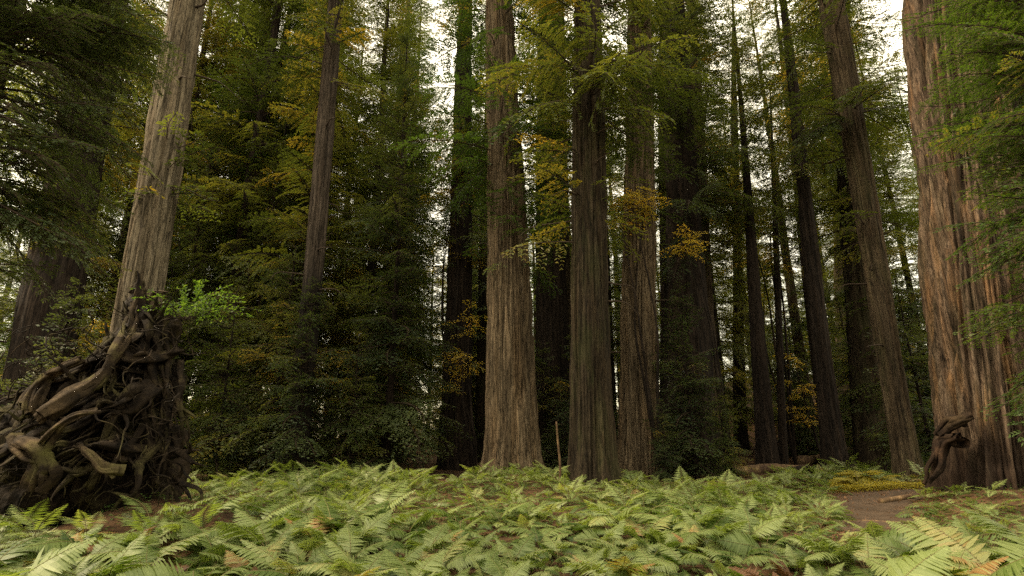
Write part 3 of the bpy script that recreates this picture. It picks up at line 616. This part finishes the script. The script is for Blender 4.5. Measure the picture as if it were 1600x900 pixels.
def build_rootwad():
    rng = np.random.default_rng(41); Y = 12.3
    o = P(140, 800, Y)[0]; o[2] = gz(o[0], o[1]); o = np.array(o)
    root = empty('uprooted_tree', o, 'dark upturned root mass of a fallen redwood at the left', 'root mass')
    q = lambda px, py, dy=0.: P(px, py, Y + dy)[0] - o
    A = Acc()
    for px, py, dy, r in [(40, 750, .3, .95), (130, 700, .2, 1.2), (205, 690, .3, .95), (225, 610, .5, .75), (150, 620, .4, .95), (95, 665, .5, .8), (215, 545, .6, .42),
                          (170, 580, .6, .5), (120, 610, .6, .6), (45, 665, .6, .65), (-20, 710, .4, 1.0), (-30, 790, 0, 1.1), (218, 490, .6, .36), (245, 520, .7, .42), (262, 600, .7, .42),
                          (268, 680, .6, .45), (255, 740, .4, .45), (70, 790, -.2, .8), (170, 765, .0, .7), (217, 450, .6, .2), (225, 770, .3, .7), (180, 800, .2, .8)]:
        A.add(*ball(q(px, py, dy + .35), r * .9, 14, rng.uniform(.75, 1.15, 3)))
    G = Acc()
    RIM = ([-60, 0, 50, 110, 160, 195, 215, 240, 262, 290, 320], [640, 612, 594, 572, 540, 490, 448, 462, 490, 590, 700])
    def inside(px, py, m=14): return max(py, np.interp(px, *RIM) + m)
    def branchy(pts, r, seed, forks=2):
        pp = sroot(G, pts, r, r * .12, seed)
        for _ in range(forks):
            i = int(rng.integers(6, 24)); d = pp[min(i + 3, 29)] - pp[i]; d = d / (np.linalg.norm(d) + 1e-9) + rng.normal(0, .7, 3); d[1] = min(d[1], .1); L = rng.uniform(.2, .6)
            p1 = pp[i] + d * L * .5 + rng.normal(0, .06, 3); sroot(G, [pp[i] - d * .05, p1, p1 + d * L * .5 + rng.normal(0, .12, 3)], r * .45, .006, seed + 3, 14, 8)
    for k in range(64):      # long roots sweeping from the ridge down to the left
        px, py = rng.uniform(120, 250), rng.uniform(490, 730); ex, ey = px - rng.uniform(50, 190), py + rng.uniform(10, 130)
        ey = min(ey, 800); d0 = .25 - (py - 470) / 250 * .5; pts = []; cv = rng.uniform(-45, 35)
        for u in np.linspace(0, 1, 6):
            bow = math.sin(u * math.pi); xx = px + (ex - px) * u + rng.normal(0, 7); pts.append(q(xx, inside(xx, py + (ey - py) * u + cv * bow + rng.normal(0, 7)), d0 - .5 * bow - .3 * u + rng.normal(0, .12)))
        branchy(pts, rng.uniform(.05, .11) + .14 * rng.uniform() ** 3, k * 1.7, 1)
    for k in range(30):      # upright fibres on the torn right hand side
        px = rng.uniform(195, 278); py = inside(px, rng.uniform(480, 650), 20); ln = rng.uniform(60, 170); dx = rng.normal(8, 14)
        pts = [q(px + dx * u + rng.normal(0, 4), min(py + ln * u, 775), .15 - .35 * math.sin(u * 3) + rng.normal(0, .08)) for u in np.linspace(0, 1, 5)]
        branchy(pts, rng.uniform(.04, .11), k * 2.3 + 100, 1)
    for k in range(20):      # splinters standing up along the broken rim
        px = rng.uniform(60, 262); py = np.interp(px, [40, 110, 160, 215, 262], [620, 580, 540, 460, 490]); b0 = q(px, py + 40, .2)
        d = np.array([rng.normal(-.15, .35), rng.normal(0, .2), 1.]); L = rng.uniform(.35, .85); sroot(G, [b0, b0 + d * L * .5 + rng.normal(0, .05, 3), b0 + d * L], .11, .006, k * 3.1, 14, 9)
    for px, py, ex, ey in [(250, 700, 300, 722), (255, 715, 314, 704), (262, 735, 296, 778), (240, 745, 278, 792), (215, 540, 214, 424), (235, 545, 210, 440), (220, 520, 246, 448), (225, 530, 268, 466), (205, 560, 196, 470), (190, 560, 170, 515), (255, 560, 285, 545), (262, 640, 305, 650), (120, 610, 80, 580), (90, 630, 35, 598)]:
        branchy([q(px, py, .2), q((px + ex) / 2 + 6, (py + ey) / 2 - 4, -.05), q(ex, ey, -.15 + rng.normal(0, .1))], .13, px * .37, 2)
    Bt = Acc()
    for k in range(170):     # fine rootlets
        st = q(rng.uniform(0, 290), rng.uniform(500, 770), rng.uniform(-.9, -.1)); hd = np.array([rng.normal(0, .5), -.5, rng.normal(-.2, .5)]); pts = [st]
        for j in range(6):
            hd = hd * .75 + rng.normal(0, .45, 3) + np.array([0, -.03, -.12]); hd /= np.linalg.norm(hd); pts.append(pts[-1] + hd * rng.uniform(.07, .2))
        Bt.add(*tube(spline(pts, 16), np.linspace(rng.uniform(.010, .024), .004, 16), 5, cap=False))
    obj('rootlets', Bt.mesh('rootlets', M_rootmass, True), root)
    def disp(co):      # torn grain: down to the left on the face, upright on the right hand side
        w = co + .25 * np.stack([vnoise(co * 1.2, 61), vnoise(co * 1.2, 62), vnoise(co * 1.2, 63)], -1)
        u = ss(q(185, 600)[0], q(250, 600)[0], co[:, 0]); an = (1 - u) * R(38) + u * R(88)
        a = w[:, 0] * np.cos(an) + w[:, 2] * np.sin(an); b = -w[:, 0] * np.sin(an) + w[:, 2] * np.cos(an)
        r1 = ridged(np.stack([a * .7, w[:, 1] * 2.2, b * 2.8], -1), 3, 4); r2 = ridged(np.stack([a * 1.6, w[:, 1] * 4, b * 6], -1), 8, 4)
        return .25 * fbm(co * .9, 77, 2) + .13 * r1 + .09 * r2 - .06
    obj('root_mass', remesh('root_mass', A, M_rootmass, .03, disp), root)
    tan_roots = obj('tangled_roots', G.mesh('tangled_roots', M_tangle, True), root)
    for pts, r0, r1 in [([(212, 470, .0), (204, 510, -.3), (185, 548, -.7), (150, 590, -1.1), (110, 622, -1.35), (68, 655, -1.45)], .04, .13), ([(130, 560, -.6), (95, 580, -.8), (60, 600, -.7), (45, 640, -.9)], .06, .13),
                        ([(150, 640, -1.3), (120, 652, -1.5), (95, 672, -1.5), (75, 695, -1.4)], .05, .10), ([(262, 458, .2), (240, 462, .25), (222, 480, .2)], .02, .06), ([(215, 428, .3), (214, 455, .3), (200, 510, .1), (186, 530, -.1)], .03, .09),
                        ([(118, 695, -1.4), (140, 708, -1.5), (165, 732, -1.4), (190, 735, -1.3)], .04, .08), ([(20, 690, -1.4), (50, 705, -1.5), (80, 735, -1.5), (70, 760, -1.4)], .10, .13)]:
        B = Acc(); base = np.array([q(*p) for p in pts])
        for j in range(4):
            sroot(B, base + rng.normal(0, .35, base.shape) * max(r0, r1) + np.linspace(0, 1, len(base))[:, None] * rng.normal(0, .06, 3), r0 * .8, r1 * .9 if j else r1 * .4, j * 5.3 + pts[0][0], 34, 16)
        obj('root', B.mesh('root', M_root, True), root)
    pp = spline([q(60, 690, .4), q(-60, 690, 2.5), q(-250, 700, 7), q(-420, 700, 13)], 40); pp[:, 2] = np.maximum(pp[:, 2] * .0 + .95, .9)
    v, f = tube(pp, np.linspace(.95, .7, 40), 40)
    obj('trunk', to_mesh('trunk', v, f, B_dark, smooth=True), root)
    return o
ROOTWAD = build_rootwad()
def leafy_shrub(name, label, cat, c, rad, n, mat, seed, leaf=.09, sq=(1, 1, .6)):
    rng = np.random.default_rng(seed); A = Acc(); root = None
    for k in range(n):
        d = rng.normal(0, 1, 3); d[2] = abs(d[2]) * .8; d /= np.linalg.norm(d); L = rad * rng.uniform(.5, 1.)
        t = np.linspace(0, 1, 7); pts = d * (t * L)[:, None] * np.array(sq); pts[:, 2] += .25 * L * np.sin(t * 2.2) - .15 * L * t; pts += rng.normal(0, .015, pts.shape)
        A.add(*ribbon(pts, .012), 1, .3)
        m = 26; q = rng.uniform(.2, 1, m); p = np.stack([np.interp(q, t, pts[:, j]) for j in range(3)], -1)
        dd = d + rng.normal(0, .9, (m, 3)); dd[:, 2] *= .5; dd /= np.linalg.norm(dd, axis=1)[:, None]
        sd = np.cross(dd, np.array([0, 0, 1.]) + rng.normal(0, .4, (m, 3))); sd /= np.linalg.norm(sd, axis=1)[:, None]
        v, f = leaf_quads(p, dd, sd, leaf * rng.uniform(.7, 1.3, m), leaf * .5 * rng.uniform(.8, 1.2, m)); A.add(v, f, 0, np.repeat(.4 + rng.normal(0, .15, m), 4))
    return tag(obj(name, A.mesh(name, [mat, M_twig]), None, c), label, cat)
leafy_shrub('shrub', 'bright green leafy shrub growing on top of the root mass', 'shrub', P(290, 500, 12.6)[0], 1.75, 60, M_bright, 51, .085, (1, .7, .5))
leafy_shrub('sapling', 'small upright bright green sprig beside the root mass tip', 'sapling', P(313, 470, 12.8)[0], .5, 8, M_bright, 52, .10, (.5, .5, 1.3))

# ------------------------------------------------------------------ burls, logs, stump, stick
def lump(name, label, cat, px, py, Y, balls, mat, seed, voxel=.035, d=.09):
    o = P(px, py, Y)[0]; o[2] = gz(o[0], o[1]); A = Acc()
    for (x, y, dy, r, sq) in balls: A.add(*ball(P(x, y, Y + dy)[0] - o, r, 14, sq))
    me = remesh(name, A, mat, voxel, lambda co: d * ridged(co * 2.4, seed, 4) + .03 * fbm(co * 8, seed, 2))
    return me, o
g0 = np.array(GIANT.location)
def giant_root(nm, pts, r0, r1, sd):
    o = P(1460, 740, 15)[0]; o[2] = gz(o[0], o[1]); A = Acc()
    for j in range(3):
        pp = np.array([P(x, y, 16 + d)[0] - o for x, y, d in pts]); rg = np.random.default_rng(sd + j)
        sroot(A, pp + rg.normal(0, .07, pp.shape), r0 * rg.uniform(.7, 1.1), r1 * rg.uniform(.3, .9), sd * 1.3 + j * 7, 34, 18, .09, .45)
    b = obj(nm, A.mesh(nm, M_burl, True), GIANT); b.location = Vector(o) - Vector(g0)
giant_root('burl', [(1515, 650, -1.0), (1492, 660, -.85), (1473, 668, -.6), (1462, 682, -.45)], .20, .13, 61)
giant_root('root', [(1500, 680, -1.0), (1478, 698, -.7), (1462, 722, -.6), (1446, 755, -.6)], .20, .13, 62)
def log(name, label, a, b, r0, r1, mat, seed, cat='log', lift=.0):
    pa, pb = np.array(a, float), np.array(b, float); n = 30; t = np.linspace(0, 1, n)[:, None]; pp = pa + (pb - pa) * t
    pp[:, 2] = terrain(pp[:, 0], pp[:, 1]) + np.linspace(r0, r1, n) * .8 + lift; pp += .06 * r0 / .2 * fbm(pp * 1.2, seed, 2)[:, None]
    o = pp[0].copy(); v, f = tube(pp - o, np.linspace(r0, r1, n) * (1 + .15 * vnoise(pp * 3, seed)), 14)
    v = v + (v * 0 + 1) * 0
    return tag(obj(name, to_mesh(name, v, f, mat, smooth=True), None, o), label, cat)
def PG(px, Y): p = P(px, 740, Y)[0]; return (p[0], Y, 0)
log('log', 'mossy fallen log at the foot of the slim leaning trunk', PG(1145, 25.5), PG(1262, 27.5), .26, .18, M_log, 71)
log('log', 'dark charred log lying beside the stump at the hill foot', PG(1235, 25.5), PG(1330, 26.5), .17, .12, B_black, 72)
log('log', 'short bleached log lying on the bare soil of the path', PG(1368, 15.3), PG(1418, 15.6), .085, .07, M_log, 73)
log('branch', 'orange brown branch lying in the sunlit grass by the path', PG(1358, 18.8), PG(1382, 19.6), .06, .04, M_log, 74, 'branch')
log('log', 'fallen log sloping across the hillside in the right background', PG(1245, 36), PG(1330, 42), .3, .2, M_log, 75)
log('branch', 'thin dark branch lying across the front of the dirt path', PG(1335, 13.2), PG(1395, 13.0), .035, .02, M_log, 76, 'branch')
def stump():
    c = PG(1330, 25.8); z = gz(c[0], c[1]); rng = np.random.default_rng(81); A = Acc()
    for k in range(9):
        a = k / 9 * 6.28; h = rng.uniform(.35, 1.15); d = np.array([math.cos(a), math.sin(a), 0]) * .2
        A.add(*tube(np.array([d * 1.3 - [0, 0, .2], d + [0, 0, h * .5], d * .8 + [0, 0, h]]), [.14, .10, .02], 8))
    A.add(*ball(np.array([0, 0, .1]), .3))
    me = remesh('stump', A, B_black, .03, lambda co: .03 * ridged(co * 4, 2, 3))
    tag(obj('stump', me, None, (c[0], c[1], z)), 'charred jagged stump at the foot of the hillside', 'stump')
stump()
def stick():
    c = P(874, 740, 19)[0]; z = gz(c[0], c[1]); pts = spline([(0, 0, -.1), (.03, 0, .6), (-.02, .02, 1.3), (-.06, 0, 2.0)], 18)
    v, f = tube(pts, np.linspace(.045, .028, 18), 8); tag(obj('dead_stem', to_mesh('dead_stem', v, f, M_log, smooth=True), None, (c[0], c[1], z)), 'thin pale broken stem standing left of the dark mossy trunk', 'stem')
stick()

# ------------------------------------------------------------------ ferns
def frond(rng, L, fine, width=.30, rise=62, arch=1.5):
    """one frond along +X from the crown of the plant: rising, then arching over"""
    A = Acc(); n = 14; t = np.linspace(0, 1, n)
    ang = R(rise) - (R(rise) + R(arch)) * np.clip((t - .12) / .5, 0, 1) ** .8 - R(14) * np.clip((t - .6) / .4, 0, 1); st = np.concatenate([[[0, 0, 0]], np.cumsum(np.stack([np.cos(ang[1:]), .05 * rng.normal(0, 1, n - 1), np.sin(ang[1:])], -1) * L / (n - 1), 0)])
    A.add(*tube(st, np.linspace(.008, .002, n), 4, cap=False), 1, .3)
    tg = np.gradient(st, axis=0); tg /= np.linalg.norm(tg, axis=1)[:, None]
    m = 26 if fine else 18; tt = np.linspace(.30, .99, m); bt = rng.normal(0, .07)
    PP, DD, SS, LL, WW, LV = [], [], [], [], [], []
    for u in tt:
        p = np.array([np.interp(u, t, st[:, j]) for j in range(3)]); T = np.array([np.interp(u, t, tg[:, j]) for j in range(3)]); T /= np.linalg.norm(T)
        sv = np.cross(T, [0, 0, 1.]); sv /= np.linalg.norm(sv) + 1e-9; up = np.cross(sv, T)
        w = (u - .22) / .24; pl = width * L * (min(1, w) ** .7) * (1 - max(0, (u - .46) / .56)) ** .9 * rng.uniform(.88, 1.1) + .012
        for sg in (-1, 1):
            d = sv * sg * .93 + T * .34 + up * rng.normal(-.10, .08); d /= np.linalg.norm(d)
            if fine:
                e = np.cross(up, d); e /= np.linalg.norm(e); wd = (.0125 + .009 * L) * (.55 + .45 * min(1, pl / .2)) * rng.uniform(.85, 1.15)
                dr = rng.uniform(.15, .35); row = []
                for q, ww in ((0., .45), (.3, 1.), (.68, .72), (1., .10)):
                    c = p + d * q * pl + np.array([0, 0, -dr * pl * q * q]) + T * .10 * pl * q * q; row += [c - e * wd * ww, c + e * wd * ww]
                LV.append(row)
            else:
                PP.append(p[None]); DD.append(d[None] + np.array([0, 0, -.12])); SS.append(np.cross(d, up)[None]); LL.append(np.array([pl])); WW.append(np.array([.040 * L]))
    if fine:
        v = np.array(LV).reshape(-1, 3); o = np.arange(len(LV))[:, None, None] * 8; f = (o + np.array([[0, 1, 3, 2], [2, 3, 5, 4], [4, 5, 7, 6]])[None]).reshape(-1, 4)
        A.add(v, f, 0, bt + np.repeat(rng.normal(0, .05, len(LV)), 8)); return A.get()
    v, f = leaf_quads(*[np.concatenate(x) for x in (PP, DD, SS, LL, WW)])
    A.add(v, f, 0, bt + np.repeat(rng.normal(0, .05, len(f)), 4)); return A.get()
rf_ = np.random.default_rng(91)
FR_FINE = [frond(rf_, rf_.uniform(1.0, 1.45), True, rf_.uniform(.24, .33), rf_.uniform(58, 82), rf_.uniform(-14, 24) if k % 3 else rf_.uniform(-30, -10)) for k in range(15)]
FR_FAR = [frond(rf_, rf_.uniform(1.0, 1.45), False, rf_.uniform(.24, .33), rf_.uniform(58, 82), rf_.uniform(-14, 24) if k % 3 else rf_.uniform(-30, -10)) for k in range(15)]
def fern_quads(rng, lib, nf, tint=.42):
    A = Acc(); a0 = rng.uniform(0, 6.28)
    for k in range(nf):
        v, f, m, t = lib[rng.integers(len(lib))]; s = rng.uniform(.6, 1.15)
        M = rotz(a0 + k * 6.28 / nf + rng.normal(0, .45)) @ roty(rng.normal(0, .16)) @ rotx(rng.normal(0, .28))
        A.add(v * s @ M.T, f, m, t + tint + rng.normal(0, .09))
    return A
FERN = [fern_quads(rf_, FR_FINE, int(rf_.integers(5, 9)), ti).mesh('fern', [M_fern, M_frondstem]) for ti in (.22, .34, .44, .54, .66, .48)]
FERN_DEAD = [fern_quads(rf_, FR_FINE, 6, .4).mesh('withered_fern', [M_fern_dead, M_twig]) for _ in range(2)]
FERN_SUNPAINT = fern_quads(rf_, FR_FINE, 9, .4).mesh('sunpaint_fern', [M_fern_sunpaint, M_frondstem])
FAR_SETS = [fern_quads(rf_, FR_FAR, int(rf_.integers(5, 9)), ti).get() for ti in (.24, .34, .44, .52, .62, .48)]
def fern_ok(x, y):
    if ((x - 11.7) / 1.5) ** 2 + ((y - 18.6) / 1.0) ** 2 < 1: return False
    if y < 3.0 or path_dist(x, y) < .12: return False
    if ((x + 7.6) / 2.6) ** 2 + ((y - 12.4) / 1.5) ** 2 < 1: return False
    if ((x + 5.6) / .6) ** 2 + ((y - 12.0) / 1.0) ** 2 < 1: return False
    if ((x - 13.6) / 2.0) ** 2 + ((y - 15.8) / 2.2) ** 2 < 1: return False
    if x > 10.5 and y > 16.0 and path_dist(x, y) < .8: return False
    if any(math.hypot(x - a, y - b) < r + .25 for a, b, r in TREES): return False
    return True
pts = []; rq = np.random.default_rng(101)
cells = {}
for _ in range(40000):
    y = 3.2 + 22.5 * rq.uniform() ** .62; x = rq.uniform(-1, 1) * (y * 1.0 + 1.2)
    if y > 22 + 2.0 * math.sin(x * .6) + .12 * x: continue
    d = (.46 if y < 12 else .48) * (1 + .5 * max(0, float(vnoise(np.array([x * .55, y * .55, 7.]), 12)[0])))
    key = (int(x / .6), int(y / .6))
    if any(math.hypot(x - a, y - b) < d for i in (-1, 0, 1) for j in (-1, 0, 1) for a, b in cells.get((key[0] + i, key[1] + j), [])): continue
    if not fern_ok(x, y): continue
    cells.setdefault(key, []).append((x, y)); pts.append((x, y))
pts.sort(key=lambda p: math.hypot(p[0], p[1]))
print('ferns', len(pts))
def fscale(x, y):
    s = rq.uniform(.45, .92)
    if path_dist(x, y) < 1.2: s *= .7
    s *= 1 + .38 * float(vnoise(np.array([x * .35, y * .35, 2.]), 3))
    return s
NEAR = 284
for k, (x, y) in enumerate(pts[:NEAR]):
    dead = rq.uniform() < .05
    me = FERN_DEAD[int(rq.integers(2))] if dead else FERN[int(rq.integers(6))]
    o = obj('withered_fern' if dead else 'fern', me, None, (x, y, gz(x, y) - .02)); s = fscale(x, y) * (.8 if dead else 1)
    o.scale = (s, s, s); o.rotation_euler = (rq.normal(0, .08), rq.normal(0, .08), rq.uniform(0, 6.28))
    if dead: tag(o, 'brown withered fern among the green ferns of the clearing', 'fern', 'withered ferns in the fern bed')
    else: tag(o, 'green feathery fern in the dense bed covering the clearing', 'fern', 'green ferns of the fern bed')
rl = np.random.default_rng(131)
for px, Y, s in [(40, 6.6, .95), (120, 7.0, .95), (205, 7.4, 1.05), (255, 8.2, 1.05), (10, 7.6, 1.15), (150, 8.6, 1.1), (1490, 6.6, 1.0), (1570, 6.8, 1.1), (1540, 7.6, 1.2), (1450, 7.2, 1.05), (1600, 8.4, 1.2), (1500, 8.8, 1.05), (1230, 5.6, 1.1), (1340, 6.2, .95), (1330, 8.6, .75), (1395, 9.0, .8), (1290, 9.4, .7), (1440, 9.8, .85), (1355, 10.3, .6)]:
    x = PG(px, Y)[0]; o = obj('fern', FERN[int(rl.integers(6))], None, (x, Y, gz(x, Y) - .02)); o.scale = (s, s, s); o.rotation_euler = (rl.normal(0, .1), rl.normal(0, .1), rl.uniform(0, 6.28))
    tag(o, 'large arching fern standing above its neighbours in a near corner of the clearing', 'fern', 'large ferns in the near corners')
A = Acc()
for x, y in pts[NEAR:]:
    v, f, m, t = FAR_SETS[int(rq.integers(6))]; s = fscale(x, y)
    A.add(v * s @ rotz(rq.uniform(0, 6.28)).T + np.array([x, y, gz(x, y) - .02]), f, m, t + rq.normal(0, .1))
tag(obj('fern_cover', A.mesh('fern_cover', [M_fern, M_frondstem])), 'mass of pale green ferns spreading to the foot of the trunks', 'ferns', kind='stuff')
for px, Y, s, lab in [(1338, 19.4, .95, 'fern painted sunlit yellow left of the yellow grass by the path'), (1366, 20.2, .9, 'fern painted glowing yellow behind the yellow grass by the path'), (1316, 20.4, .8, 'fern painted sunlit yellow farthest left of the patch')]:
    x, y, _ = PG(px, Y); o = obj('sunpaint_fern', FERN_SUNPAINT, None, (x, y, gz(x, y))); o.scale = (s, s, s); o.rotation_euler.z = px; tag(o, lab, 'fern')  # sunlight put into the yellow leaf colour of these ferns
# low plants between the ferns
def cover(name, label, n, test, mat, lo, hi, zmax, seed, cat, ln=(.03, .07), wd=(.03, .05)):
    rng = np.random.default_rng(seed); y = lo[1] + (hi[1] - lo[1]) * rng.uniform(0, 1, n) ** .7; x = rng.uniform(lo[0], hi[0], n)
    k = np.array([test(a, b) for a, b in zip(x, y)]); x, y = x[k], y[k]; n = len(x)
    p = np.stack([x, y, terrain(x, y) + rng.uniform(.0, zmax, n)], -1); A = Acc()
    for j in range(3):
        a = rng.uniform(0, 6.28, n); d = np.stack([np.cos(a), np.sin(a), rng.normal(.05, .25, n)], -1); d /= np.linalg.norm(d, axis=1)[:, None]
        sd = np.cross(d, np.array([0, 0, 1.]) + rng.normal(0, .2, (n, 3))); sd /= np.linalg.norm(sd, axis=1)[:, None]
        v, f = leaf_quads(p, d, sd, rng.uniform(*ln, n), rng.uniform(*wd, n)); A.add(v, f, 0, np.repeat(.4 + rng.normal(0, .15, n), 4))
    tag(obj(name, A.mesh(name, [mat])), label, cat, kind='stuff')
cover('ground_cover', 'low clover like plants covering the soil between the ferns', 26000, lambda x, y: abs(x) < y + 2 and path_dist(x, y) > .15, M_clover, (-16, 3), (16, 18), .12, 111, 'ground cover')
cover('grass', 'short growth by the path with a sunlit patch painted into its yellow colour', 11000, lambda x, y: ((x - 11.8) / 1.6) ** 2 + ((y - 18.9) / 1.0) ** 2 < 1, M_fern_sunpaint, (10, 17.5), (14, 20.5), .22, 112, 'grass')  # sunlit patch painted as yellow growth
cover('litter', 'bits of bark and dry needles strewn over the bare path', 9000, lambda x, y: path_dist(x, y) < .5, M_fern_dead, (5, 8.5), (16, 21), .03, 114, 'litter', (.04, .22), (.012, .03))
cover('leaf_litter', 'dry brown leaves scattered over the soil and path', 16000, lambda x, y: abs(x) < y + 3, M_fern_dead, (-26, 3), (26, 34), .02, 113, 'leaf litter')
